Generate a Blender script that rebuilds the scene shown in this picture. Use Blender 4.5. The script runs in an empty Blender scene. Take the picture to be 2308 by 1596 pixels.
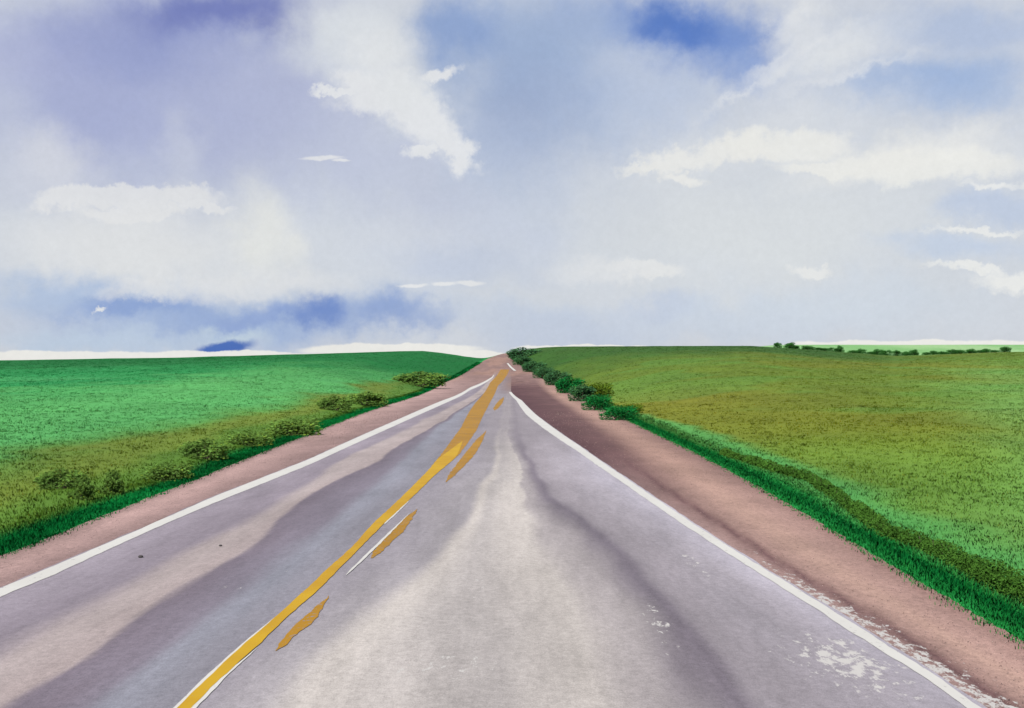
import bpy, math, random
import numpy as np
from mathutils import Vector

random.seed(7)
rng = np.random.default_rng(7)
C = bpy.context.scene.collection
S = 1.45            # world scale: plan units -> metres
EYE = 1.8           # eye height in plan units (2.6 m)
F = 2000.0          # focal length in survey pixels of a 2308 px wide picture
CX, HY = 1154.0, 790.0
K = 1.9             # how much brighter a lit white surface shows than its albedo


# ---------------------------------------------------------------- helpers
def lin(c):
    c = np.asarray(c, float) / 255.0
    return np.where(c <= 0.04045, c / 12.92, ((c + 0.055) / 1.055) ** 2.4)


def alb(c):
    """surface albedo for a colour as it shows in daylight"""
    return np.clip(lin(c) / K, 0.003, 0.8)


def sm(a, b, x):
    t = np.clip((x - a) / (b - a), 0, 1)
    return t * t * (3 - 2 * t)


_perm = np.random.default_rng(3).random((256, 256))


def vnoise(x, y):
    x = np.asarray(x, float); y = np.asarray(y, float)
    xi = np.floor(x).astype(int); yi = np.floor(y).astype(int)
    fx = x - xi; fy = y - yi
    fx = fx * fx * (3 - 2 * fx); fy = fy * fy * (3 - 2 * fy)
    g = lambda i, j: _perm[i & 255, j & 255]
    return ((g(xi, yi) * (1 - fx) + g(xi + 1, yi) * fx) * (1 - fy)
            + (g(xi, yi + 1) * (1 - fx) + g(xi + 1, yi + 1) * fx) * fy)


def fbm(x, y, o=4):
    s, a, t = 0, 0.5, 0
    for k in range(o):
        s = s + a * vnoise(x * 2 ** k + 17.3 * k, y * 2 ** k + 5.1 * k); t += a; a *= 0.5
    return s / t


# ---------------------------------------------------------------- road profile
_ys = np.linspace(-80, 480, 5601)
_sl = np.interp(_ys, [-80, 70, 170, 230, 300, 330, 480], [-.029, -.029, .030, .030, .0, -.03, -.05])
_zs = np.cumsum(_sl) * 0.1
_zs -= np.interp(0, _ys, _zs)


def zr(Y):
    return np.interp(Y, _ys, _zs)


_vis = np.linspace(2.2, 300, 6000)
_visy = HY + F * (EYE - zr(_vis)) / _vis


def road_pt(px, py):
    Y = float(np.interp(-py, -_visy, _vis))
    return ((px - CX) * Y / F, Y)


class Line:
    """a line along the road: lateral position as a function of distance"""
    def __init__(self, pts):
        g = sorted((road_pt(*p)[::-1] for p in pts))
        Y0 = np.array([a for a, b in g]); X0 = np.array([b for a, b in g])
        if len(g) > 4:          # ease the corners of the survey
            q = np.linspace(math.log(Y0[0]), math.log(Y0[-1]), 400)
            v = np.interp(q, np.log(Y0), X0); w = max(2, int(.07 / (q[1] - q[0])))
            kr = np.hanning(2 * w + 1); kr /= kr.sum()
            ext = np.concatenate([2 * v[0] - v[w:0:-1], v, 2 * v[-1] - v[-2:-w - 2:-1]])
            Y0, X0 = np.exp(q), np.convolve(ext, kr, 'valid')
        self.Y, self.X = Y0, X0

    def __call__(self, Y):
        return np.interp(np.log(np.maximum(Y, 1.0)), np.log(self.Y), self.X)


LO = Line([(35, 1240), (250, 1155), (480, 1065), (700, 978), (850, 920), (1000, 862), (1060, 832), (1095, 810), (1120, 801), (1138, 796.5)])
LWa = Line([(35, 1315), (120, 1279), (200, 1245), (350, 1180), (480, 1122), (700, 1035), (900, 945), (1000, 902), (1060, 873), (1110, 849)])
LWb = Line([(35, 1334), (120, 1300), (200, 1262), (350, 1193), (480, 1137), (700, 1048), (900, 956), (1000, 911), (1060, 879), (1111, 851)])
RWa = Line([(1147, 884), (1163, 902), (1186, 935), (1230, 970), (1300, 1017), (1400, 1087), (1500, 1157), (1600, 1224), (1700, 1288), (1800, 1351), (1900, 1416), (2000, 1480), (2080, 1528)])
RWb = Line([(1151, 882), (1176, 903), (1204, 932), (1243, 962), (1312, 1010), (1412, 1080), (1512, 1148), (1612, 1215), (1712, 1278), (1812, 1340), (1912, 1402), (2012, 1466), (2098, 1520)])
RO = Line([(2270, 1425), (2000, 1270), (1850, 1180), (1700, 1092), (1550, 1012), (1430, 955), (1330, 905), (1260, 868), (1200, 838), (1170, 820), (1152, 808), (1146, 798)])
CLa = Line([(463, 1544), (539, 1471), (622, 1399), (669, 1355), (737, 1291), (795, 1238), (838, 1188), (903, 1127), (967, 1062), (1000, 1020), (1040, 965), (1075, 905), (1105, 862), (1128, 834)])
CLb = Line([(492, 1544), (589, 1458), (647, 1399), (714, 1341), (769, 1285), (863, 1188), (935, 1120), (982, 1073), (1035, 1028), (1074, 972), (1096, 925), (1122, 870), (1148, 834)])

# ---------------------------------------------------------------- terrain
CREST_L, CREST_R = 220.0, 260.0


def AL(X):
    return np.interp(X, [-200, -123, -83, -39, -22, -10, -6], [-.7, -.6, .1, 1.25, 1.8, .75, -.3])


def AR(X):
    return np.interp(X, [0, 5, 40, 70, 86, 112, 130, 146, 260], [2.4, 2.85, 3.0, 3.1, 2.1, .2, .8, 1.4, 2.5])


def terr(side, X, Y):
    """height of the field; side -1 left, +1 right"""
    X = np.asarray(X, float); Y = np.asarray(Y, float)
    edge = LO(Y) if side < 0 else RO(Y)
    d = np.maximum((X - edge) * side, 0)
    cr = CREST_L if side < 0 else CREST_R
    ub = X / np.maximum(Y, 12.0) * cr
    A = AL(ub) if side < 0 else AR(ub)
    base = -.25 if side < 0 else -.3
    f = base + (A - base) * sm(8, cr, Y)
    f = f - np.maximum(Y - cr, 0) * .05
    z0 = zr(Y) - .02
    wid = np.interp(Y, [0, 20, 80, 130, 220, 300], [3, 5, 9, 11, 6, 4])
    w = np.exp(-(d / wid) ** 1.3)
    z = f * (1 - w) + z0 * w
    # shallow ditch beside the shoulder, soft bumps further out
    z = z - .07 * np.exp(-((d - .7) / .4) ** 2) * (Y < 60)
    z = z + (fbm(X * .12 + 40, Y * .12, 3) - .5) * .22 * sm(1, 8, d) + (fbm(X * .9, Y * .9, 2) - .5) * .05 * sm(.3, 1, d)
    return z


def mixc(a, b, t):
    t = np.asarray(t)[..., None]
    return a * (1 - t) + b * t


def field_col(side, X, Y):
    edge = LO(Y) if side < 0 else RO(Y)
    d = np.maximum((X - edge) * side, 0)
    n = fbm(X * .16, Y * .07, 4) - .5
    n2 = fbm(X * .5 + 9, Y * .25 + 4, 3) - .5
    dw = d * (1 + 1.0 * n + .6 * n2)
    sh = X.shape
    one = np.ones(sh)
    if side < 0:
        c = mixc(alb((96, 136, 48)), alb((92, 176, 96)), sm(2.8, 6.0, dw))
        c = mixc(c, np.broadcast_to(alb((128, 140, 52)), sh + (3,)), .55 * sm(1.6, 2.6, dw) * (1 - sm(3.0, 4.6, dw)))
        c = mixc(c, np.broadcast_to(alb((44, 152, 80)), sh + (3,)), sm(11, 26, dw))
        c = mixc(c, np.broadcast_to(alb((88, 172, 104)), sh + (3,)), .65 * sm(.52, .66, fbm(X * .05, Y * .03 + 3, 3)) * sm(5, 9, d))
        c = mixc(c, np.broadcast_to(alb((14, 112, 50)), sh + (3,)), sm(60, 150, Y + 40 * n))
        verge = 1 - sm(.55, 1.05, d + .5 * n2)
        vcol = mixc(alb((24, 156, 76)), alb((10, 118, 56)), sm(.4, .62, fbm(X * .8, Y * .25, 3)))
    else:
        c = mixc(alb((116, 164, 64)), alb((118, 148, 46)), sm(9, 22, Y + 10 * n))
        c = mixc(c, np.broadcast_to(alb((108, 132, 40)), sh + (3,)), sm(15, 32, Y + 14 * n) * (1 - .75 * sm(.38, .55, X / np.maximum(Y, 1) + .25 * n)))
        c = mixc(c, np.broadcast_to(alb((148, 138, 42)), sh + (3,)), .55 * np.exp(-((X - 8) / 7) ** 2 - ((Y - 48) / 18) ** 2))
        c = mixc(c, np.broadcast_to(alb((128, 134, 36)), sh + (3,)), .6 * sm(.5, .64, fbm(X * .06 + 7, Y * .05, 3)) * sm(12, 30, Y))
        c = mixc(c, np.broadcast_to(alb((122, 184, 98)), sh + (3,)), .5 * sm(.42, .60, X / np.maximum(Y, 1) + .3 * n) * (1 - sm(60, 140, Y)))
        c = mixc(c, np.broadcast_to(alb((96, 158, 66)), sh + (3,)), .35 * sm(.56, .66, fbm(X * .09 + 3, Y * .09 + 8, 3)))
        c = mixc(c, np.broadcast_to(alb((50, 98, 34)), sh + (3,)), .9 * sm(85, 175, Y + 50 * n) * (1 - .7 * sm(.34, .5, X / np.maximum(Y, 1))))
        c = mixc(c, np.broadcast_to(alb((84, 172, 90)), sh + (3,)), (1 - sm(.95, 1.5, dw)) * .8)
        verge = 1 - sm(.46, .80, d + .6 * n2)
        vcol = mixc(alb((44, 170, 80)), alb((20, 126, 58)), np.exp(-((d - .34) / .16) ** 2))
        vcol = mixc(vcol, np.broadcast_to(alb((50, 100, 62)), sh + (3,)), sm(38, 60, Y) * .7)
    c = mixc(c, vcol, verge)
    c = c * ((1.16 if side < 0 else 1.06) + .35 * n2)[..., None]
    return np.clip(c, 0.002, .7)


def hit(px, py):
    """the point of the land surface seen at a survey pixel (plan units)"""
    u = (px - CX) / F; t = (HY - py) / F
    Y = np.geomspace(3, 420, 5000); X = u * Y; zray = EYE + t * Y
    zt = np.where(X < LO(Y), terr(-1, X, Y), np.where(X > RO(Y), terr(1, X, Y), zr(Y)))
    k = np.argmax(zray <= zt)
    return X[k], Y[k], zt[k]


# ---------------------------------------------------------------- mesh building
def link_mesh(name, V, Fc, mat, col=None, parent=None, smooth=False, extra=None):
    me = bpy.data.meshes.new(name)
    V = np.asarray(V, np.float32)
    if isinstance(Fc, np.ndarray):
        n, k = Fc.shape
        me.vertices.add(len(V)); me.vertices.foreach_set('co', V.ravel())
        me.loops.add(n * k); me.loops.foreach_set('vertex_index', Fc.astype(np.int32).ravel())
        me.polygons.add(n)
        me.polygons.foreach_set('loop_start', np.arange(0, n * k, k, dtype=np.int32))
        me.update(calc_edges=True)
    else:
        me.from_pydata([tuple(v) for v in V], [], Fc)
    if col is not None:
        a = me.color_attributes.new('tint', 'FLOAT_COLOR', 'POINT')
        cc = np.ones((len(V), 4), np.float32); cc[:, :3] = col
        a.data.foreach_set('color', cc.ravel())
    for k_, v_ in (extra or {}).items():
        a = me.attributes.new(k_, 'FLOAT', 'POINT'); a.data.foreach_set('value', np.asarray(v_, np.float32).ravel())
    if smooth:
        me.polygons.foreach_set('use_smooth', np.ones(len(me.polygons), bool))
    me.materials.append(mat)
    me.validate()
    o = bpy.data.objects.new(name, me); C.objects.link(o)
    if parent is not None:
        o.parent = parent
    return o


def grid_faces(r, c, flip=False):
    i = np.arange(r * c).reshape(r, c)
    q = np.stack([i[:-1, :-1], i[:-1, 1:], i[1:, 1:], i[1:, :-1]], -1).reshape(-1, 4)
    return q[:, ::-1] if flip else q


def structure(o):
    o['kind'] = 'structure'; return o


def tag(o, label, cat, group=None):
    o['label'] = label; o['category'] = cat
    if group: o['group'] = group
    return o


def thing(name, loc, label, cat, group=None, rz=0, sc=(1, 1, 1)):
    o = bpy.data.objects.new(name, None); C.objects.link(o)
    o.location = loc; o.rotation_euler = (0, 0, rz); o.scale = sc; o.empty_display_size = .2
    return tag(o, label, cat, group)


# ---------------------------------------------------------------- materials
class N:
    def __init__(self, tree): self.t = tree

    def __call__(self, kind, ins=None, **props):
        n = self.t.nodes.new(kind)
        for k, v in props.items(): setattr(n, k, v)
        for k, v in (ins or {}).items():
            if isinstance(v, bpy.types.NodeSocket): self.t.links.new(v, n.inputs[k])
            else: n.inputs[k].default_value = v
        return n

    def math(self, op, a, b=0.0, c=None, clamp=False):
        ins = {0: a, 1: b}
        if c is not None: ins[2] = c
        return self('ShaderNodeMath', ins, operation=op, use_clamp=clamp).outputs[0]

    def mix(self, f, a, b, blend='MIX'):
        n = self.t.nodes.new('ShaderNodeMix'); n.data_type = 'RGBA'; n.blend_type = blend
        for i, v in ((0, f), (6, a), (7, b)):
            if isinstance(v, bpy.types.NodeSocket): self.t.links.new(v, n.inputs[i])
            else: n.inputs[i].default_value = v if not isinstance(v, (tuple, list, np.ndarray)) else (*v, 1)
        return n.outputs[2]

    def ramp(self, x, a, b, lo=0.0, hi=1.0):
        return self('ShaderNodeMapRange', {0: x, 1: a, 2: b, 3: lo, 4: hi}, interpolation_type='SMOOTHSTEP').outputs[0]

    def noise(self, vec, scale, detail=4.0, rough=.55, out=0):
        return self('ShaderNodeTexNoise', {'Vector': vec, 'Scale': scale, 'Detail': detail, 'Roughness': rough}).outputs[out]


def new_mat(name):
    m = bpy.data.materials.new(name); m.use_nodes = True
    for n in list(m.node_tree.nodes): m.node_tree.nodes.remove(n)
    g = N(m.node_tree)
    out = g('ShaderNodeOutputMaterial')
    return m, g, out


def mat_ground(name, grain, amount, bump=.3, rough=.95, stretch=(1, 1, 1), fleck=None):
    m, g, out = new_mat(name)
    pos = g('ShaderNodeNewGeometry').outputs['Position']
    p = g('ShaderNodeMapping', {'Vector': pos, 'Scale': stretch}).outputs[0]
    tint = g('ShaderNodeAttribute', attribute_name='tint').outputs['Color']
    f1 = g.noise(p, grain, 5, .7)
    f2 = g.noise(p, grain * .12, 4, .6)
    f3 = g.noise(pos, 75, 3, .7)
    f4 = g.noise(pos, 14, 5, .8)
    v = g.math('ADD', g.math('MULTIPLY', g.math('SUBTRACT', f1, .5), amount),
               g.math('MULTIPLY', g.math('SUBTRACT', f2, .5), amount * .9))
    v = g.math('ADD', v, g.math('MULTIPLY', g.math('SUBTRACT', f3, .5), amount * 2.0))
    v = g.math('ADD', v, g.math('MULTIPLY', g.math('SUBTRACT', f4, .5), amount * 1.9))
    v = g.math('ADD', v, 1.0)
    col = g('ShaderNodeVectorMath', {0: tint, 1: v}, operation='MULTIPLY').outputs[0]
    if fleck:
        fa = g('ShaderNodeAttribute', attribute_name='fleck').outputs['Fac']
        nz = g.noise(g('ShaderNodeMapping', {'Vector': pos, 'Scale': (1.0, .55, 1)}).outputs[0], fleck, 5, .72)
        th = g.math('ADD', nz, g.math('MULTIPLY', fa, .28))
        mk = g.ramp(th, .745, .83)
        col = g.mix(mk, col, (.37, .355, .34))
    b = g('ShaderNodeBump', {'Strength': bump, 'Distance': .02, 'Height': g.math('ADD', f1, g.math('MULTIPLY', f3, .6))})
    bs = g('ShaderNodeBsdfPrincipled', {'Base Color': col, 'Roughness': rough, 'Normal': b.outputs[0]})
    bs.inputs['Specular IOR Level'].default_value = .12
    m.node_tree.links.new(bs.outputs[0], out.inputs[0])
    return m


def mat_leaf(name, up=.65, trans=.3):
    m, g, out = new_mat(name)
    tint = g('ShaderNodeAttribute', attribute_name='tint').outputs['Color']
    oi = g('ShaderNodeObjectInfo')
    col = g('ShaderNodeVectorMath', {0: tint, 1: oi.outputs['Color']}, operation='MULTIPLY').outputs[0]
    nrm = g('ShaderNodeNewGeometry').outputs['Normal']
    nn = g('ShaderNodeVectorMath', {0: g('ShaderNodeVectorMath', {0: nrm, 1: (1 - up,) * 3}, operation='MULTIPLY').outputs[0], 1: (0, 0, up)}, operation='ADD').outputs[0]
    nn = g('ShaderNodeVectorMath', {0: nn}, operation='NORMALIZE').outputs[0]
    d = g('ShaderNodeBsdfDiffuse', {'Color': col, 'Normal': nn}).outputs[0]
    t = g('ShaderNodeBsdfTranslucent', {'Color': col, 'Normal': nn}).outputs[0]
    mx = g('ShaderNodeMixShader', {0: trans, 1: d, 2: t}).outputs[0]
    m.node_tree.links.new(mx, out.inputs[0])
    return m


def mat_paint(name, col, col2, wear=.55, scale=14):
    m, g, out = new_mat(name)
    pos = g('ShaderNodeNewGeometry').outputs['Position']
    a = g.noise(pos, scale, 6, .7)
    b = g.noise(pos, .7, 4, .6)
    c = g.mix(g.ramp(b, .3, .7), col, col2)
    asphalt = (.17, .15, .155)
    c = g.mix(g.ramp(a, wear, wear + .08), c, asphalt)
    bs = g('ShaderNodeBsdfPrincipled', {'Base Color': c, 'Roughness': .75})
    bs.inputs['Specular IOR Level'].default_value = .2
    m.node_tree.links.new(bs.outputs[0], out.inputs[0])
    return m


M_field = mat_ground('field_grass_soil', 2.2, .55, .5, stretch=(1, .6, 1))
M_road = mat_ground('worn_asphalt', 9.0, .46, .3, .85, stretch=(1, .22, 1), fleck=10)
M_gravel = mat_ground('red_brown_gravel', 14.0, .60, .5, .95, stretch=(1, .5, 1), fleck=12)
M_white = mat_paint('white_road_paint', (.43, .42, .395), (.40, .39, .365), .61)
M_yellow = mat_paint('yellow_road_paint', tuple(alb((220, 176, 30))), tuple(alb((204, 156, 30))), .63)
M_ochre = mat_paint('ochre_road_paint', tuple(alb((194, 142, 24))), tuple(alb((172, 126, 34))), .56)
M_leaf = mat_leaf('shrub_leaf', .85, .3)
M_blade = mat_leaf('grass_blade', .92, .2)
m, g, out = new_mat('woody_stem')
nz = g.noise(g('ShaderNodeTexCoord').outputs['Object'], 30, 4)
bs = g('ShaderNodeBsdfPrincipled', {'Base Color': g.mix(nz, (.07, .05, .035), (.16, .12, .08)), 'Roughness': .9})
m.node_tree.links.new(bs.outputs[0], out.inputs[0]); M_stem = m
m, g, out = new_mat('dark_stone')
nz = g.noise(g('ShaderNodeTexCoord').outputs['Object'], 40, 4)
bs = g('ShaderNodeBsdfPrincipled', {'Base Color': g.mix(nz, (.02, .018, .018), (.06, .05, .05)), 'Roughness': .8})
m.node_tree.links.new(bs.outputs[0], out.inputs[0]); M_stone = m

# ---------------------------------------------------------------- the land
rows = np.concatenate([np.linspace(-60, 2.2, 30)[:-1], np.geomspace(2.2, 440, 330)])
dd = np.concatenate([[-.5, -.15], np.linspace(0, 2, 26), np.geomspace(2.1, 600, 110)])


def field_sheet(name, side):
    Y = np.repeat(rows[:, None], len(dd), 1)
    edge = (LO(rows) if side < 0 else RO(rows))[:, None]
    X = edge + side * dd[None, :]
    Z = terr(side, X, Y)
    Z = np.where(dd[None, :] < 0, zr(Y) - .1, Z)
    col = field_col(side, X, Y)
    o = link_mesh(name, np.stack([X, Y, Z], -1).reshape(-1, 3) * S, grid_faces(len(rows), len(dd), side < 0), M_field,
                  col.reshape(-1, 3), smooth=True)
    return structure(o)


field_sheet('left_field', -1)
field_sheet('right_field', 1)

# wide ground out to the horizon, falling slowly away from the crest
rr = np.concatenate([[0], np.geomspace(60, 6000, 40)]); th = np.linspace(0, 2 * math.pi, 97)
R_, T_ = np.meshgrid(rr, th, indexing='ij')
X, Y = R_ * np.cos(T_), R_ * np.sin(T_)
Z = -9 - .02 * R_ + (fbm(X * .01, Y * .01, 3) - .5) * 3
gc = mixc(alb((60, 140, 66)), alb((110, 150, 70)), sm(.4, .6, fbm(X * .006, Y * .006, 4)))
structure(link_mesh('ground', np.stack([X, Y, Z], -1).reshape(-1, 3) * S, grid_faces(*R_.shape), M_field, gc.reshape(-1, 3), smooth=True))

# pale farther field that shows above the dip in the right hand crest
fx, fy = np.meshgrid(np.linspace(60, 900, 90), np.linspace(340, 900, 50))
top = EYE + 560 * .0064
fz = -14 + (top + 14) * sm(300, 560, fy) * np.exp(-np.maximum(fy - 560, 0) / 500) * sm(60, 170, fx) * (1 - sm(600, 900, fx))
fz = fz + (fbm(fx * .02, fy * .02, 3) - .5) * .5
fc = mixc(alb((166, 208, 146)), alb((138, 194, 122)), sm(.4, .62, fbm(fx * .03, fy * .015, 4)))
structure(link_mesh('far_field', np.stack([fx, fy, fz], -1).reshape(-1, 3) * S, grid_faces(*fx.shape), M_field, fc.reshape(-1, 3), smooth=True))


# ---------------------------------------------------------------- the road
def strip_color(bounds, X, Y):
    """colour across the road from lines (Line, colour) ordered left to right"""
    xs = np.stack([b[0](Y) + (b[2] if len(b) > 2 else 0) for b in bounds], 0)
    xs = np.maximum.accumulate(xs, 0)
    cs = np.array([alb(b[1]) for b in bounds])
    out = np.tile(cs[0], X.shape + (1,))
    for k in range(len(bounds) - 1):
        t = np.clip((X - xs[k]) / np.maximum(xs[k + 1] - xs[k], 1e-4), 0, 1)
        t = t * t * (3 - 2 * t)
        out = np.where((X > xs[k])[..., None], mixc(np.broadcast_to(cs[k], out.shape), np.broadcast_to(cs[k + 1], out.shape), t), out)
    return out


b1 = Line([(150, 1450), (300, 1370), (480, 1240), (600, 1170), (680, 1120), (800, 1030), (930, 965)])
b2 = Line([(270, 1490), (370, 1390), (470, 1320), (600, 1235), (690, 1135), (760, 1085), (850, 1035), (960, 975)])
b3 = Line([(420, 1470), (560, 1370), (700, 1250), (830, 1130), (930, 1030), (1010, 950)])
c1 = Line([(680, 1500), (780, 1400), (900, 1290), (1020, 1180), (1090, 1060)])
c1b = Line([(790, 1500), (880, 1390), (985, 1290), (1060, 1180), (1110, 1050)])
c2 = Line([(1060, 1500), (1080, 1300), (1110, 1150), (1125, 1000)])
c3 = Line([(1260, 1500), (1235, 1350), (1205, 1200), (1170, 1080), (1145, 980)])
c4 = Line([(1530, 1490), (1450, 1370), (1370, 1270), (1290, 1180), (1215, 1085), (1165, 1000)])
c5 = Line([(1610, 1500), (1520, 1370), (1430, 1260), (1330, 1165), (1240, 1060), (1180, 985)])
c6 = Line([(1780, 1500), (1660, 1350), (1510, 1230), (1400, 1140), (1290, 1050)])
d1 = Line([(2060, 1445), (1900, 1350), (1750, 1262), (1650, 1195), (1500, 1100), (1400, 1030), (1300, 945), (1230, 890)])
d2 = Line([(2200, 1470), (2000, 1350), (1850, 1262), (1700, 1165), (1550, 1065), (1430, 985), (1320, 925), (1240, 875)])
b0 = Line([(30, 1430), (250, 1325), (450, 1215), (600, 1140), (750, 1050), (900, 970)])
b2d = Line([(340, 1490), (450, 1390), (580, 1300), (700, 1205), (800, 1115), (900, 1030), (985, 962)])
asphalt_b = [(LWa, (162, 153, 163)), (b0, (150, 140, 150)), (b1, (180, 167, 165)), (b2, (174, 160, 158), -.05), (b2, (124, 114, 125), .03), (b2d, (132, 124, 136)), (b3, (147, 147, 158)),
             (CLa, (144, 141, 150)), (CLb, (154, 148, 156)), (c1, (166, 160, 164)), (c1b, (201, 193, 187)), (c2, (186, 179, 176)), (c3, (202, 194, 188)),
             (c4, (176, 168, 168), -.35), (c4, (130, 121, 131)), (c4, (160, 152, 158), .16), (c5, (166, 158, 164)), (c6, (170, 163, 170)), (RWa, (184, 178, 188))]

ry = np.concatenate([np.linspace(-60, 2.2, 30)[:-1], np.geomspace(2.2, 330, 520), np.linspace(335, 440, 20)])


def blob(X, Y, px, py, rx, ry_):
    """soft patch on the road round a survey pixel; radii in plan units"""
    x0, y0 = road_pt(px, py)
    return np.exp(-((X - x0) / rx) ** 2 - ((Y - y0) / ry_) ** 2)


# gravel bed carries shoulder and asphalt and runs on over the far rise
t = np.linspace(0, 1, 90)[None, :]
Y = np.repeat(ry[:, None], 90, 1)
wob = (fbm(ry * 2.2, ry * 0 + 3, 3) - .5) * .12
L_ = (LO(ry) - .03 + wob * .6)[:, None]; R2 = (RO(ry) + .03 + wob[::-1] * .6)[:, None]
X = L_ + (R2 - L_) * t
n = fbm(X * .9, Y * .35, 4) - .5
gl = strip_color([(LO, (166, 138, 132)), (LO, (192, 160, 154), .3), (LWa, (164, 136, 132), -.06), (LWa, (120, 96, 96))], X, Y)
near = strip_color([(RWb, (180, 152, 146)), (d1, (166, 136, 130), -.12), (d1, (120, 90, 90)), (d1, (176, 144, 134), .14), (d2, (194, 160, 146)), (RO, (184, 150, 140), -.3), (RO, (166, 132, 124))], X, Y)
far = strip_color([(RWb, (104, 74, 78)), (d1, (120, 90, 90)), (d2, (188, 152, 138)), (RO, (156, 124, 116))], X, Y)
gr = mixc(near, far, sm(7, 22, Y))
gcol = np.where((X < (CLa(Y)))[..., None], gl, gr)
dirt = mixc(alb((158, 128, 122)), alb((172, 138, 126)), sm(.4, .6, fbm(X * .3, Y * .05, 3)))
gcol = mixc(gcol, dirt, sm(100, 160, Y + 20 * n))
gcol = gcol * (1 + .5 * n)[..., None]
fl = np.clip(1 - np.abs(X - RWb(Y) - .12) / .22, 0, 1) * (1 - sm(6.5, 12, Y)) * .95 + .25 * (1 - sm(6, 12, Y))
camber = -.03 * np.abs(t - .5) * 2
bed = link_mesh('gravel_shoulder', np.stack([X, Y, zr(Y) + camber * .5], -1).reshape(-1, 3) * S, grid_faces(len(ry), 90), M_gravel,
                gcol.reshape(-1, 3), smooth=True, extra={'fleck': fl})
structure(bed)

# asphalt carriageway
END = 176.0
ay = ry[ry < END]
t = np.linspace(0, 1, 150)[None, :]
Y = np.repeat(ay[:, None], 150, 1)
L_ = (LWa(ay) - .03 + (fbm(ay * 3, ay * 0 + 8, 3) - .5) * .04)[:, None]; R2 = (RWb(ay) + .035 + (fbm(ay * 3, ay * 0 + 1, 3) - .5) * .04)[:, None]
X = L_ + (R2 - L_) * t
wx = (fbm(X * 1.1, Y * .22, 4) - .5) * np.interp(Y, [4, 20, 60], [.8, .5, .1])
acol = strip_color(asphalt_b, X + wx, Y)
n = fbm(X * 1.3, Y * .18, 4) - .5
n3 = fbm(X * 3.2, Y * .9, 4) - .5
acol = acol * (1.09 + .46 * n + .30 * n3)[..., None]
acol = mixc(acol, np.broadcast_to(alb((160, 152, 158)), acol.shape), 0.8 * sm(13, 34, Y) * sm(CLb(Y), CLb(Y) + .6, X))
edir = mixc(alb((158, 128, 122)), alb((172, 138, 126)), sm(.4, .6, fbm(X * .3, Y * .05, 3)))
acol = mixc(acol, edir * .82, sm(76, 112, Y + 18 * n) * sm(-2.6, .3, X) * .9)
acol = mixc(acol, edir, sm(132, 168, Y + 24 * n))
fl = (.95 * blob(X, Y, 1900, 1490, .32, .7) + .8 * blob(X, Y, 1560, 1270, .10, 1.3) + .55 * blob(X, Y, 1080, 1320, .10, .6)
      + .55 * blob(X, Y, 1020, 1510, .40, .3) + .45 * blob(X, Y, 510, 1330, .15, .4) + .5 * blob(X, Y, 660, 1290, .1, .3)
      + .6 * blob(X, Y, 1480, 1400, .12, .9) + .22 * (1 - sm(5, 9, Y)))
road = link_mesh('road', np.stack([X, Y, zr(Y) + .03 - .02 * np.abs(t - .5) * 2], -1).reshape(-1, 3) * S, grid_faces(len(ay), 150), M_road,
                 acol.reshape(-1, 3), smooth=True, extra={'fleck': np.clip(fl, 0, 1.1)})
structure(road)


def road_z(X, Y):
    a = LWa(Y) - .03; b = RWb(Y) + .035
    return zr(Y) + .03 - .02 * np.abs(np.clip((X - a) / (b - a), 0, 1) - .5) * 2


def marking(name, la, lb, y0, y1, mat, wob=.012, taper=0, n=260, lift=.0035, zf=None):
    yy = np.geomspace(max(y0, .1), y1, n) if y0 > 0 else np.concatenate([np.linspace(y0, 2.2, 20)[:-1], np.geomspace(2.2, y1, n)])
    a, b = la(yy), lb(yy)
    k = np.random.default_rng(len(name) + int(y1 * 10)).random() * 50
    a = a + (fbm(yy * 6 + k, yy * 0 + 1.5, 4) - .5) * 2 * wob
    b = b + (fbm(yy * 6 + k, yy * 0 + 7.5, 4) - .5) * 2 * wob
    if taper:
        f = np.linspace(0, 1, len(yy)); w = np.minimum(1, np.minimum(f / .12 + .2, (1 - f) / taper + .04))
        mid = a * .35 + b * .65
        a = mid + (a - mid) * w; b = mid + (b - mid) * w
    cols = 4
    t = np.linspace(0, 1, cols)[None, :]
    X = a[:, None] + (b - a)[:, None] * t; Y = np.repeat(yy[:, None], cols, 1)
    Z = (zf or road_z)(X, Y) + lift
    o = link_mesh(name, np.stack([X, Y, Z], -1).reshape(-1, 3) * S, grid_faces(len(yy), cols), mat, smooth=True, parent=road)
    return o


o = marking('edge_line', LWa, LWb, -60, 152, M_white, .016); o['label'] = 'white edge line along the left lane'
o = marking('edge_line', RWa, RWb, -60, 92, M_white, .018); o['label'] = 'white edge line along the right lane'
o = marking('centre_line', CLa, CLb, -60, 24, M_yellow, .010, taper=.10, lift=.0055); o['label'] = 'solid yellow centre line'
o = marking('centre_line', CLa, CLb, 17, 172, M_ochre, .03, lift=.0035); o['label'] = 'faded ochre far stretch of the centre line'


def two_lines(pa, pb):
    return Line(pa), Line(pb)


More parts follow.
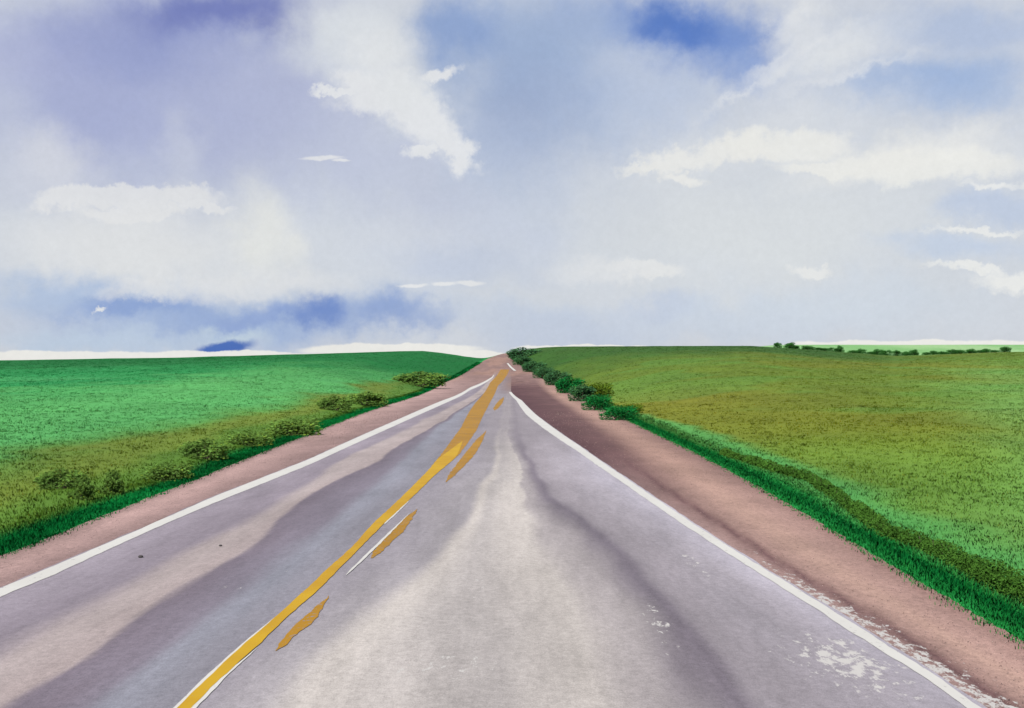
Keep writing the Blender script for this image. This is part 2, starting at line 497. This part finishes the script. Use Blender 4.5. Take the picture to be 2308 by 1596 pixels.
for pa, pb in (([(613, 1477), (660, 1424), (736, 1351)], [(632, 1474), (711, 1402), (748, 1351)]),
               ([(826, 1265), (874, 1212), (931, 1152)], [(845, 1264), (907, 1206), (946, 1152)]),
               ([(998, 1091), (1044, 1030), (1090, 972)], [(1010, 1090), (1070, 1028), (1100, 972)]),
               ([(1109, 926), (1119, 910), (1132, 895)], [(1118, 926), (1132, 910), (1138, 895)])):
    la, lb = two_lines(pa, pb)
    o = marking('centre_dash', la, lb, la.Y[0], la.Y[-1], M_ochre, .026, taper=.24, n=90, lift=.004)
for pa, pb in (([(776, 1304), (850, 1232), (926, 1157)], [(783, 1304), (857, 1232), (930, 1157)]),):
    la, lb = two_lines(pa, pb)
    o = marking('primer_line', la, lb, la.Y[0], la.Y[-1], M_white, .008, taper=.4, n=90, lift=.006)
for f0, f1, ya, yb, mid in ((-.022, .01, 4.2, 6.6, CLa), (-.01, .026, 4.2, 5.8, CLb), (-.01, .022, 10.6, 12.8, CLb)):
    o = marking('primer_line', lambda q, m=mid, k=f0: m(q) + k, lambda q, m=mid, k=f1: m(q) + k, ya, yb, M_white, .008, taper=.4, n=90, lift=.0045)
fa, fb = two_lines([(1158, 836), (1149, 828), (1142, 819)], [(1164, 836), (1154, 828), (1146, 819)])
o = marking('edge_line', fa, fb, fa.Y[0], fa.Y[-1], M_white, .02, n=40, lift=.03, zf=lambda X, Y: zr(Y))
o['label'] = 'short white piece of edge line on the far rise'

# ---------------------------------------------------------------- loose stones on the left lane
for (px, py, r, lab) in ((317, 1260, .020, 'larger dark pebble on the left lane near the white edge line'),
                         (497, 1235, .014, 'smaller dark pebble on the left lane beyond the larger one')):
    x, y = road_pt(px, py)
    bm_v, bm_f = [], []
    nu, nv = 10, 7
    for j in range(nv + 1):
        a = math.pi * j / nv
        for i in range(nu):
            b = 2 * math.pi * i / nu
            q = 1 + .25 * (random.random() - .5)
            bm_v.append((x + r * q * math.sin(a) * math.cos(b) * 1.3, y + r * q * math.sin(a) * math.sin(b), float(road_z(np.array(x), np.array(y))) + r * .55 + r * .7 * math.cos(a)))
    for j in range(nv):
        for i in range(nu):
            bm_f.append((j * nu + i, j * nu + (i + 1) % nu, (j + 1) * nu + (i + 1) % nu, (j + 1) * nu + i))
    o = link_mesh('pebble', np.array(bm_v) * S, bm_f, M_stone)
    tag(o, lab, 'pebble', 'dark pebbles on the road')


# ---------------------------------------------------------------- loose gravel on the shoulders
ns = 9000
gy = np.exp(rng.uniform(math.log(4.2), math.log(45), ns)); left = rng.random(ns) < .4
q = rng.random(ns) ** 1.0
gx = np.where(left, LO(gy) + q * (LWa(gy) - LO(gy) - .04), RWb(gy) + .06 + q * (RO(gy) - RWb(gy) - .06))
gr_ = np.maximum(.0035, gy * .00030) * rng.uniform(.5, 1.5, ns)
oct_ = np.array([(1, 0, 0), (0, 1, 0), (-1, 0, 0), (0, -1, 0), (0, 0, .75), (0, 0, -.5)], float)
V = np.stack([gx, gy, zr(gy) - .008 + gr_ * .2], -1)[:, None, :] + oct_[None] * gr_[:, None, None] * rng.uniform(.6, 1.3, (ns, 6, 1))
Fc = (np.arange(ns)[:, None, None] * 6 + np.array([(0, 1, 4), (1, 2, 4), (2, 3, 4), (3, 0, 4), (1, 0, 5), (2, 1, 5), (3, 2, 5), (0, 3, 5)])[None]).reshape(-1, 3)
pal = np.array([alb(c_) for c_ in ((196, 166, 154), (214, 190, 178), (150, 120, 114), (128, 104, 102), (184, 160, 156))])
gc_ = pal[rng.integers(0, 5, ns)]
o = link_mesh('gravel', V.reshape(-1, 3) * S, Fc, M_gravel, np.repeat(gc_, 6, 0), extra={'fleck': np.zeros(ns * 6)})
o['kind'] = 'stuff'; tag(o, 'loose pale and brown stones scattered along both gravel shoulders', 'gravel')

# ---------------------------------------------------------------- grass
def grass(name, side, count, ymin, ymax, hgt, label):
    y = np.exp(rng.uniform(math.log(ymin), math.log(ymax), count))
    edge = LO(y) if side < 0 else RO(y)
    lim = .9 * y + 4
    lo = np.abs(edge) if side < 0 else edge
    k = rng.random(count)
    verge = rng.random(count) < .22
    d = np.where(verge, rng.random(count) ** 1.3 * 1.1, k * np.maximum(lim - np.abs(edge), 1.0))
    d = d - .01 + .03 * rng.standard_normal(count)
    x = edge + side * d
    z = terr(side, x, y)
    z = np.where(d < 0, zr(y) - .012, z)
    col = field_col(side, x, y)
    nb = 4
    P = np.repeat(np.stack([x, y, z], -1), nb, 0); N_ = len(P)
    cl = np.repeat(col, nb, 0); dR = np.repeat(d, nb); yR = P[:, 1]
    wpx = np.maximum(.003, yR * .00045)
    h = hgt * (.5 + rng.random(N_)) * np.where(dR < .9, 1.25, .8) * (.6 + .8 * fbm(P[:, 0] * .8, P[:, 1] * .5, 2)) * np.where(dR < .12, .5, 1)
    h = np.maximum(h, 0) * np.interp(yR, [0, 10, 60, 150], [1, .95, .8, .9])
    P = P + np.stack([rng.normal(0, 1, N_), rng.normal(0, 1, N_), np.zeros(N_)], -1) * (.03 + wpx[:, None] * 2)
    a = rng.uniform(0, 2 * math.pi, N_); lean = rng.uniform(.15, .8, N_) * h
    side_v = np.stack([np.cos(a), np.sin(a), 0 * a], -1) * wpx[:, None]
    b = a + rng.uniform(.6, 2.5, N_)
    mid = P + np.stack([np.cos(b) * lean * .35, np.sin(b) * lean * .35, h * .6], -1)
    tip = P + np.stack([np.cos(b) * lean, np.sin(b) * lean, h], -1)
    base = P - np.array([0, 0, .02])
    V = np.stack([base - side_v, base + side_v, mid + side_v * .8, tip, mid - side_v * .8], 1).reshape(-1, 3)
    i = np.arange(N_)[:, None] * 5
    Fc = i + np.array([[0, 1, 2, 3, 4]])
    vr = (.98 + .20 * rng.random(N_))[:, None]
    yel = (rng.random(N_) < .06)[:, None]
    cl = np.where(yel, cl * np.array([1.6, 1.1, .9]), cl) * vr
    o = link_mesh(name, V * S, Fc, M_blade, np.repeat(cl, 5, 0))
    o['kind'] = 'stuff'; tag(o, label, 'grass')
    return o


grass('grass', -1, 85000, 4.0, 205, .033, 'green and olive grass covering the field left of the road')
grass('grass', 1, 85000, 3.4, 230, .033, 'olive and pale green grass covering the field right of the road')


# ---------------------------------------------------------------- shrubs
def leaf_quads(cent, size, rg):
    n = len(cent)
    a = rg.normal(size=(n, 3)); a /= np.linalg.norm(a, axis=1)[:, None]
    b = np.cross(a, rg.normal(size=(n, 3))); b /= np.linalg.norm(b, axis=1)[:, None]
    s = size * rg.uniform(.6, 1.3, n)[:, None]
    V = np.stack([cent - a * s, cent + b * s * .55, cent + a * s, cent - b * s * .55], 1).reshape(-1, 3)
    return V, np.arange(n * 4).reshape(n, 4)


def tube(V, Fc, p0, p1, r0, r1, seg=5):
    p0, p1 = Vector(p0), Vector(p1); ax = (p1 - p0).normalized()
    u = ax.orthogonal().normalized(); w = ax.cross(u); b = len(V)
    for p, r in ((p0, r0), (p1, r1)):
        for i in range(seg):
            q = 2 * math.pi * i / seg
            V.append(tuple(p + (u * math.cos(q) + w * math.sin(q)) * r))
    for i in range(seg):
        Fc.append((b + i, b + (i + 1) % seg, b + seg + (i + 1) % seg, b + seg + i))


def shrub_mesh(seed, shape, leaves, size):
    """unit shrub: one wide, one high, standing on z = 0"""
    rg = np.random.default_rng(seed)
    lobes = []
    for k in range(shape['lobes']):
        a = rg.uniform(0, 2 * math.pi); r = .30 * math.sqrt(rg.random()) + .04
        z = rg.uniform(.22, .70) if k else .45
        lobes.append((math.cos(a) * r * shape.get('wx', 1), math.sin(a) * r, z * shape.get('wz', 1), rg.uniform(.16, .27)))
    per = leaves // len(lobes); cs, br = [], []
    for (x, y, z, r) in lobes:
        d = rg.normal(size=(per, 3)); d /= np.linalg.norm(d, axis=1)[:, None]
        rad = r * rg.random(per) ** .38
        p = np.array([x, y, z]) + d * rad[:, None] * np.array([1, 1, 1.05])
        p += rg.normal(0, .015, p.shape)
        cs.append(p); br.append(np.full(per, rg.uniform(.7, 1.25)))
    p = np.concatenate(cs); b = np.concatenate(br)
    # skirt of leaves down to the soil
    k = leaves // 3; a = rg.uniform(0, 2 * math.pi, k); r = .47 * np.sqrt(rg.random(k))
    p = np.concatenate([p, np.stack([np.cos(a) * r, np.sin(a) * r, rg.uniform(.02, .35, k)], -1)]); b = np.concatenate([b, np.full(k, .85)])
    ok = p[:, 2] > .01
    p, b = p[ok], b[ok]
    V, Fc = leaf_quads(p, size, rg)
    col = np.repeat(b * rg.uniform(.65, 1.35, len(b)), 4)[:, None] * np.ones(3)
    col = np.where(np.repeat(rg.random(len(b)) < .1, 4)[:, None], col * np.array([1.5, 1.25, .8]), col)
    return V, Fc, col, lobes


PROTO = {}


def proto(kind, seed, shape, leaves, size):
    V, Fc, col, lobes = shrub_mesh(seed, shape, leaves, size)
    fo = link_mesh('foliage', V, Fc, M_leaf, col)
    sv, sf = [], []
    for (x, y, z, r) in lobes:
        tube(sv, sf, (x * .15, y * .15, -.05), (x * .6, y * .6, z * .55), .028, .016)
        tube(sv, sf, (x * .6, y * .6, z * .55), (x, y, z), .016, .006)
    st = link_mesh('stem', np.array(sv), sf, M_stem)
    PROTO[kind] = [fo, st]


proto('round', 1, dict(lobes=9), 2600, .034)
proto('loose', 2, dict(lobes=7), 1900, .040)
proto('broad', 3, dict(lobes=11, wz=.9), 2800, .030)
proto('spiky', 5, dict(lobes=6, wz=1.1), 1700, .046)
used = set()


def shrub(name, kind, x, y, z, w, h, colr, label, cat, group, dep=None, rz=None):
    rz = random.uniform(0, 6.28) if rz is None else rz
    root = thing(name, (x * S, y * S, z * S), label, cat, group, rz, (w * S, (dep or w) * S, h * S))
    for src in PROTO[kind]:
        if src.name not in used and src.parent is None:
            c = src
            used.add(src.name)
        else:
            c = src.copy(); C.objects.link(c)
        c.parent = root; c.color = (*colr, 1)
    return root


def shrub_at(name, kind, px0, px1, pyt, pyb, colr, label, cat, group, **kw):
    """shrub spanning a picture width and height, standing on the land at its foot"""
    x, y, z = hit((px0 + px1) / 2, pyb)
    return shrub(name, kind, x, y, z - .02, (px1 - px0) * y / F * 1.05, (pyb - pyt) * y / F * .95, colr, label, cat, group, dep=(px1 - px0) * y / F * .55, rz=random.uniform(-.25, .25), **kw)


OL = tuple(alb((134, 178, 86))); OL2 = tuple(alb((142, 186, 90))); DK = tuple(alb((92, 150, 98))); DK2 = tuple(alb((44, 156, 78))); OR = tuple(alb((128, 162, 56)))
G1 = 'low shrubs in a row along the left verge'
for a in (('round', 92, 180, 1050, 1108, OL, 'round olive shrub nearest the left end of the row in the left field'),
          ('spiky', 160, 204, 1072, 1132, OL, 'small upright olive shrub just in front of the leftmost round shrub'),
          ('spiky', 222, 272, 1060, 1120, OL, 'small slanting olive shrub standing alone between two larger ones in the left field'),
          ('broad', 320, 432, 1032, 1092, OL, 'wide low olive shrub close to the left verge, right of the lone slanting one'),
          ('round', 408, 512, 984, 1042, OL, 'tall rounded olive shrub joined behind the wide low one in the left field'),
          ('broad', 505, 612, 966, 1012, OL2, 'long pale olive shrub next along the left row after the tall rounded one'),
          ('broad', 598, 722, 934, 990, OL2, 'longest pale olive shrub midway along the left row'),
          ('round', 722, 786, 890, 932, OL, 'compact round shrub past the longest one in the left row'),
          ('loose', 784, 870, 880, 922, OL2, 'flat topped loose shrub next to the compact round one in the left row'),
          ('round', 892, 1000, 836, 878, OL, 'dark olive shrub at the far end of the left row, beside the green bank')):
    a = (a[0], a[1] - 7, a[2] + 7, a[3] - 5, a[4] - 7) + a[5:]
    shrub_at('shrub', *a, 'shrub', G1)

# roadside bushes climbing to the crest on the right
G2 = 'dark bushes along the right shoulder near the crest'
for a in (('round', 1138, 1192, 783, 812, DK, 'large dark round bush at the crest where the road meets the sky'),
          ('loose', 1150, 1180, 804, 826, DK, 'narrow dark bush just below the crest bush beside the far road'),
          ('round', 1172, 1206, 814, 842, DK, 'dark bush with pointed top, second below the crest on the right roadside'),
          ('broad', 1196, 1232, 824, 856, DK, 'dark grey green bush midway along the right roadside bushes'),
          ('round', 1222, 1262, 834, 872, DK, 'tall dark roadside bush left of the bright green one'),
          ('round', 1248, 1292, 846, 890, DK2, 'bright green bush among the dark right roadside bushes'),
          ('loose', 1276, 1322, 862, 908, DK, 'loose dark bush just after the bright green roadside bush'),
          ('broad', 1306, 1362, 882, 928, DK2, 'broad green bush low beside the right gravel shoulder'),
          ('broad', 1346, 1420, 908, 950, DK2, 'lowest green bush nearest the viewer in the right roadside row')):
    a = (a[0], a[1] + 3, a[2] + 24, a[3] - 5, a[4] - 4) + a[5:]
    shrub_at('bush', *a, 'bush', G2)

G3 = 'shrubs alone in the right field'
shrub_at('shrub', 'broad', 1308, 1388, 850, 898, OR, 'rounded olive shrub alone in the right field beside the golden patch', 'shrub', G3)
shrub_at('shrub', 'broad', 1392, 1454, 902, 932, OR, 'small flat topped olive shrub in the right field in front of the rounded one', 'shrub', G3)

# low bushes on the near crest against the pale far field
G4 = 'bushes along the crest of the right field'
for k in range(26):
    px = 1755 + k * 20.5 + random.uniform(-5, 5)
    X0 = (px - CX) / F * CREST_R * .97; Y0 = CREST_R * .97
    w = random.uniform(2.2, 4.0); h = random.uniform(1.0, 2.2)
    shrub('bush', random.choice(['round', 'loose', 'broad']), X0, Y0, float(terr(1, X0, Y0)) - .1, w, h, tuple(alb((84, 156, 76))),
          'small dark green bush in the far row along the crest of the right field', 'bush', G4)

# winding low hedge between the right verge and the field
hp = [(1632, 1046, 26), (1648, 1052, 16), (1700, 1066, 22), (1760, 1086, 24), (1830, 1104, 26), (1870, 1132, 30), (1925, 1172, 30), (1960, 1200, 44),
      (2000, 1232, 40), (2060, 1250, 44), (2120, 1276, 48), (2170, 1300, 52), (2215, 1332, 70), (2262, 1356, 88), (2330, 1380, 84), (2420, 1420, 84)]
hp = [(a, b - 20, c * .82) for a, b, c in hp]
pts = np.array([(*hit(a, b), c * hit(a, b)[1] / F) for a, b, c in hp])
rg = np.random.default_rng(21)
hv, hb = [], []
L_ = np.concatenate([[0], np.cumsum(np.linalg.norm(np.diff(pts[:, :2], axis=0), axis=1))])
nl = 26000
# even in the picture: nearer stretches get fewer leaves per metre than they would need otherwise
s = np.interp(rg.random(nl), np.linspace(0, 1, len(hp)), L_)
cx_, cy_ = np.interp(s, L_, pts[:, 0]), np.interp(s, L_, pts[:, 1])
hh = np.interp(s, L_, pts[:, 3]) * (.75 + .5 * fbm(s * 3, s * 0, 3))
wd = hh * .55 + .02
a = rg.uniform(0, 2 * math.pi, nl); r = np.sqrt(rg.random(nl))
px_ = cx_ + np.cos(a) * r * wd; py_ = cy_ + np.sin(a) * r * wd
zz = terr(1, px_, py_) + hh * np.sqrt(np.maximum(1 - r ** 2, 0)) * rg.random(nl) ** .6
P = np.stack([px_, py_, zz], -1)
V, Fc = leaf_quads(P, .016, rg)
V = P.repeat(4, 0) + (V - P.repeat(4, 0)) * (np.clip(cy_ / 12, .8, 1.8)).repeat(4)[:, None]
bright = (.65 + .7 * fbm(px_ * 5, py_ * 5, 2)) * rg.uniform(.75, 1.25, nl)
hc = bright.repeat(4)[:, None] * alb((98, 150, 60))
hedge = thing('hedge', (pts[8, 0] * S, pts[8, 1] * S, pts[8, 2] * S), 'low olive green hedge winding beside the right verge', 'hedge')
off = pts[8, :3]
fo = link_mesh('foliage', (V - off) * S, Fc, M_leaf, hc, parent=hedge)
sv, sf = [], []
for k in range(40):
    sv, sf = [], []
    s = random.random() * L_[-1]; x, y = float(np.interp(s, L_, pts[:, 0])), float(np.interp(s, L_, pts[:, 1])); h = float(np.interp(s, L_, pts[:, 3])) * .8
    z = float(terr(1, x, y))
    tube(sv, sf, (x, y, z - .05), (x + random.uniform(-.04, .04), y + random.uniform(-.04, .04), z + h), .008, .003)
    st = link_mesh('stem', (np.array(sv) - off) * S, sf, M_stem, parent=hedge)

# ---------------------------------------------------------------- sky
EXPO = 0.8
w = bpy.data.worlds.new('World'); bpy.context.scene.world = w; w.use_nodes = True
w.cycles.sampling_method = 'MANUAL'; w.cycles.sample_map_resolution = 512
for n in list(w.node_tree.nodes): w.node_tree.nodes.remove(n)
g = N(w.node_tree)
out = g('ShaderNodeOutputWorld')
SUN_EL, SUN_AZ = math.radians(54), math.radians(-140)
sky = g('ShaderNodeTexSky', sky_type='NISHITA', sun_disc=False, sun_elevation=SUN_EL, sun_rotation=SUN_AZ)
dirv = g('ShaderNodeTexCoord').outputs['Generated']
sep = g('ShaderNodeSeparateXYZ', {0: dirv})
yy = g.math('MAXIMUM', sep.outputs['Y'], .03)
pu = g.math('DIVIDE', sep.outputs['X'], yy); pw = g.math('DIVIDE', sep.outputs['Z'], yy)
p0 = g('ShaderNodeCombineXYZ', {0: pu, 1: pw, 2: 0.0}).outputs[0]


def warp(p, scale, amt, detail):
    nz = g.noise(dirv, scale, detail, .62, out=1)
    d = g('ShaderNodeVectorMath', {0: nz, 1: (.5, .5, .5)}, operation='SUBTRACT').outputs[0]
    d = g('ShaderNodeVectorMath', {0: d, 1: (amt, amt * .8, 0)}, operation='MULTIPLY').outputs[0]
    return g('ShaderNodeVectorMath', {0: p, 1: d}, operation='ADD').outputs[0]


ps = warp(warp(p0, 5, .09, 3), 20, .085, 6)
ph = warp(warp(p0, 16, .05, 5), 60, .04, 6)


def dist(p, cx, cy, rx, ry_, rot=0):
    v = g('ShaderNodeVectorMath', {0: p, 1: ((cx - CX) / F, (HY - cy) / F, 0)}, operation='SUBTRACT').outputs[0]
    if rot:
        v = g('ShaderNodeVectorRotate', {'Vector': v, 'Angle': math.radians(-rot)}, rotation_type='Z_AXIS').outputs[0]
    v = g('ShaderNodeVectorMath', {0: v, 1: (F / rx, F / ry_, 0)}, operation='MULTIPLY').outputs[0]
    return g('ShaderNodeVectorMath', {0: v}, operation='LENGTH').outputs['Value']


def L3(c): return tuple(lin(c))


col = L3((206, 211, 220))
first = True
SOFT = [  # cloud washes and blue gaps: centre, radii, colour, strength, tilt
    (300, 190, 560, 300, (168, 175, 210), .95, 0), (90, 120, 260, 110, (170, 176, 211), .7, 0), (420, 60, 400, 110, (140, 150, 198), .75, 0), (500, 36, 260, 60, (108, 118, 182), .8, 0), (300, 130, 240, 80, (152, 161, 203), .45, -10),
    (170, 260, 140, 130, (166, 173, 209), .6, 0), (620, 270, 340, 150, (176, 182, 212), .75, -15), (900, 420, 320, 150, (192, 198, 218), .7, -20),
    (780, 90, 200, 120, (220, 224, 228), .95, 0), (1190, 190, 260, 300, (158, 177, 210), .98, 0), (1040, 70, 130, 90, (136, 160, 205), .85, 0),
    (1160, 260, 180, 140, (160, 174, 204), .7, 0), (1250, 400, 260, 140, (186, 195, 215), .6, -20), (1450, 200, 230, 140, (180, 193, 218), .7, 0),
    (1400, 60, 220, 80, (150, 171, 210), .7, 0), (1600, 80, 270, 105, (108, 140, 203), .9, -12), (1520, 60, 110, 60, (72, 112, 190), .7, -10), (1680, 150, 110, 60, (140, 164, 212), .6, 0),
    (1960, 110, 330, 130, (205, 211, 222), .85, 18), (2180, 70, 280, 70, (172, 188, 218), .75, 0), (2100, 195, 260, 75, (148, 174, 216), .95, 6), (2220, 240, 130, 60, (160, 182, 218), .6, 0),
    (1780, 290, 420, 70, (218, 221, 225), .7, 14), (1750, 500, 620, 190, (217, 220, 222), .9, 0), (2050, 360, 300, 60, (236, 235, 230), .85, 4),
    (290, 540, 420, 130, (224, 225, 226), .92, 0), (90, 360, 140, 90, (214, 216, 224), .8, 0), (400, 330, 70, 90, (206, 210, 222), .45, -20), (590, 500, 80, 120, (236, 235, 225), .5, 6),
    (900, 560, 200, 90, (212, 216, 224), .6, 0), (1050, 600, 230, 60, (190, 199, 219), .7, 0), (1180, 520, 160, 70, (198, 205, 221), .6, 0),
    (160, 660, 260, 60, (168, 188, 220), .75, 0), (500, 715, 580, 90, (156, 178, 216), .92, 0), (300, 690, 180, 30, (130, 156, 208), .8, 4), (560, 695, 230, 32, (134, 158, 210), .7, 8),
    (700, 692, 100, 48, (98, 130, 198), .85, -18), (900, 715, 150, 48, (132, 156, 206), .85, -6), (200, 770, 300, 40, (186, 203, 224), .8, 0), (500, 750, 130, 30, (196, 212, 224), .8, 0),
    (1550, 720, 560, 60, (198, 208, 224), .8, 0), (1500, 680, 140, 40, (186, 198, 222), .6, 0), (1900, 690, 420, 70, (205, 214, 226), .7, 0), (1250, 740, 220, 60, (188, 199, 220), .7, 0),
    (2230, 470, 130, 40, (188, 200, 222), .8, 0), (2160, 560, 180, 40, (194, 206, 226), .8, 0),
]
for cx, cy, rx, ry_, c, st_, rot in SOFT:
    f = g.ramp(dist(ps, cx, cy, rx, ry_, rot), 1.25, .15, 0.0, st_)
    col = g.mix(f, col, L3(c))
# streaky thin cloud, upper right
HARDSETS = [
    ((231, 232, 233), .92, .6, [(810, 190, 80, 55), (752, 213, 80, 15), (860, 226, 150, 48), (930, 255, 190, 76, -42), (990, 168, 70, 24, 10), (1010, 325, 120, 36, -38), (1050, 358, 42, 60, -10), (955, 345, 70, 22, 8)]),
    ((228, 230, 231), .85, .9, [(850, 120, 130, 100), (900, 190, 120, 90, -30)]),
    ((229, 229, 229), .8, .45, [(230, 440, 190, 26), (140, 458, 90, 30), (350, 448, 170, 30), (300, 482, 170, 26), (455, 470, 80, 18)]),
    
    ((235, 234, 229), .85, .65, [(1462, 370, 80, 18, 14), (1540, 352, 150, 34, 10), (1535, 392, 80, 20, -8), (1640, 338, 160, 36, 4)]),
    ((237, 236, 230), .85, .5, [(1780, 330, 200, 50), (1900, 380, 200, 24), (2080, 372, 300, 50)]),
    ((228, 230, 231), .75, 1.0, [(1810, 70, 130, 130, 20), (1880, 120, 280, 70, 24), (1770, 160, 130, 40, 30)]),
    ((234, 235, 235), .6, 1.3, [(1760, 135, 170, 26, 32), (1850, 95, 220, 26, 30), (1920, 165, 270, 20, 20), (1800, 40, 130, 40, 40), (1660, 215, 150, 18, 30)]),
    ((236, 236, 233), .85, .7, [(2240, 420, 90, 13), (2210, 517, 160, 11), (2200, 610, 150, 14, -4), (2290, 632, 130, 26), (234, 692, 22, 8, 20)]),
    ((232, 232, 230), .8, .6, [(1480, 615, 70, 22), (1440, 605, 90, 16), (1840, 605, 70, 20)]),
    ((224, 225, 227), .7, .8, [(560, 640, 320, 50), (330, 655, 170, 34), (1380, 615, 200, 40)]),
]
for c, st_, soft, els in HARDSETS:
    fld = None
    for e in els:
        v = g.math('SUBTRACT', 1.0, dist(ph, *e))
        fld = v if fld is None else g.math('MAXIMUM', fld, v)
    col = g.mix(g.ramp(fld, 0.0, soft, 0.0, st_), col, L3(c))
# deep blue gap and bright bank low on the horizon
col = g.mix(g.ramp(dist(warp(p0, 40, .02, 5), 503, 784, 84, 17, 9), 1.1, .45, 0.0, .95), col, L3((52, 98, 182)))
fld = None
phz = warp(p0, 30, .012, 4)
for e in ((150, 805, 330, 16), (500, 803, 320, 14), (880, 788, 230, 16), (1060, 803, 110, 14), (1330, 784, 190, 8), (2050, 779, 330, 15), (2300, 780, 200, 16)):
    v = g.math('SUBTRACT', 1.0, dist(phz, *e))
    fld = v if fld is None else g.math('MAXIMUM', fld, v)
col = g.mix(g.ramp(fld, 0.0, .25, 0.0, .95), col, L3((238, 237, 232)))
for e in ((725, 355, 58, 6), (768, 362, 24, 4), (930, 643, 40, 5), (1000, 641, 30, 6), (1058, 638, 40, 7)):
    col = g.mix(g.ramp(dist(phz, *e), 1.1, .5, 0.0, .8), col, L3((232, 232, 232)))
# grain of the cloud
gn = g.math('ADD', g.math('MULTIPLY', g.math('SUBTRACT', g.noise(dirv, 130, 5, .75), .5), .15), 1.0)
gn2 = g.math('ADD', g.math('MULTIPLY', g.math('SUBTRACT', g.noise(dirv, 7, 6, .6), .5), .14), 1.0)
col = g('ShaderNodeVectorMath', {0: col, 1: g.math('MULTIPLY', gn, gn2)}, operation='MULTIPLY').outputs[0]
bg_c = g('ShaderNodeBackground', {'Color': col, 'Strength': 1 / 2 ** EXPO})
bg_s = g('ShaderNodeBackground', {'Color': sky.outputs[0], 'Strength': .08})
# open Nishita sky overhead and behind, broken by cloud; the cloud field ahead
front = g.ramp(sep.outputs['Y'], -.1, .45)
cover = g.math('MAXIMUM', g.math('MULTIPLY', front, .94), g.ramp(g.noise(dirv, 2.6, 6, .55), .42, .62, 0.0, .9))
mx = g('ShaderNodeMixShader', {0: cover, 1: bg_s.outputs[0], 2: bg_c.outputs[0]})
w.node_tree.links.new(mx.outputs[0], out.inputs[0])

# ---------------------------------------------------------------- sun
ld = bpy.data.lights.new('sun', 'SUN'); ld.energy = 3.2; ld.angle = math.radians(3); ld.color = (1, .96, .90)
sun = bpy.data.objects.new('sun', ld); C.objects.link(sun)
dvec = Vector((math.sin(SUN_AZ) * math.cos(SUN_EL), math.cos(SUN_AZ) * math.cos(SUN_EL), math.sin(SUN_EL)))
sun.rotation_euler = (-dvec).to_track_quat('-Z', 'Y').to_euler()
sun.location = (-20, -20, 40)

# ---------------------------------------------------------------- camera
cd = bpy.data.cameras.new('camera'); cd.sensor_width = 36; cd.lens = 36 * F / 2308
cd.clip_start = .05; cd.clip_end = 30000; cd.shift_y = -8 / 2308
cam = bpy.data.objects.new('camera', cd); C.objects.link(cam)
cam.location = (0, 0, EYE * S); cam.rotation_euler = (math.radians(90), 0, 0)
sc = bpy.context.scene
sc.camera = cam
sc.view_settings.view_transform = 'Standard'; sc.view_settings.look = 'None'
sc.view_settings.exposure = EXPO; sc.view_settings.gamma = 1
sc.render.engine = 'CYCLES'
sc.cycles.max_bounces = 4; sc.cycles.diffuse_bounces = 2
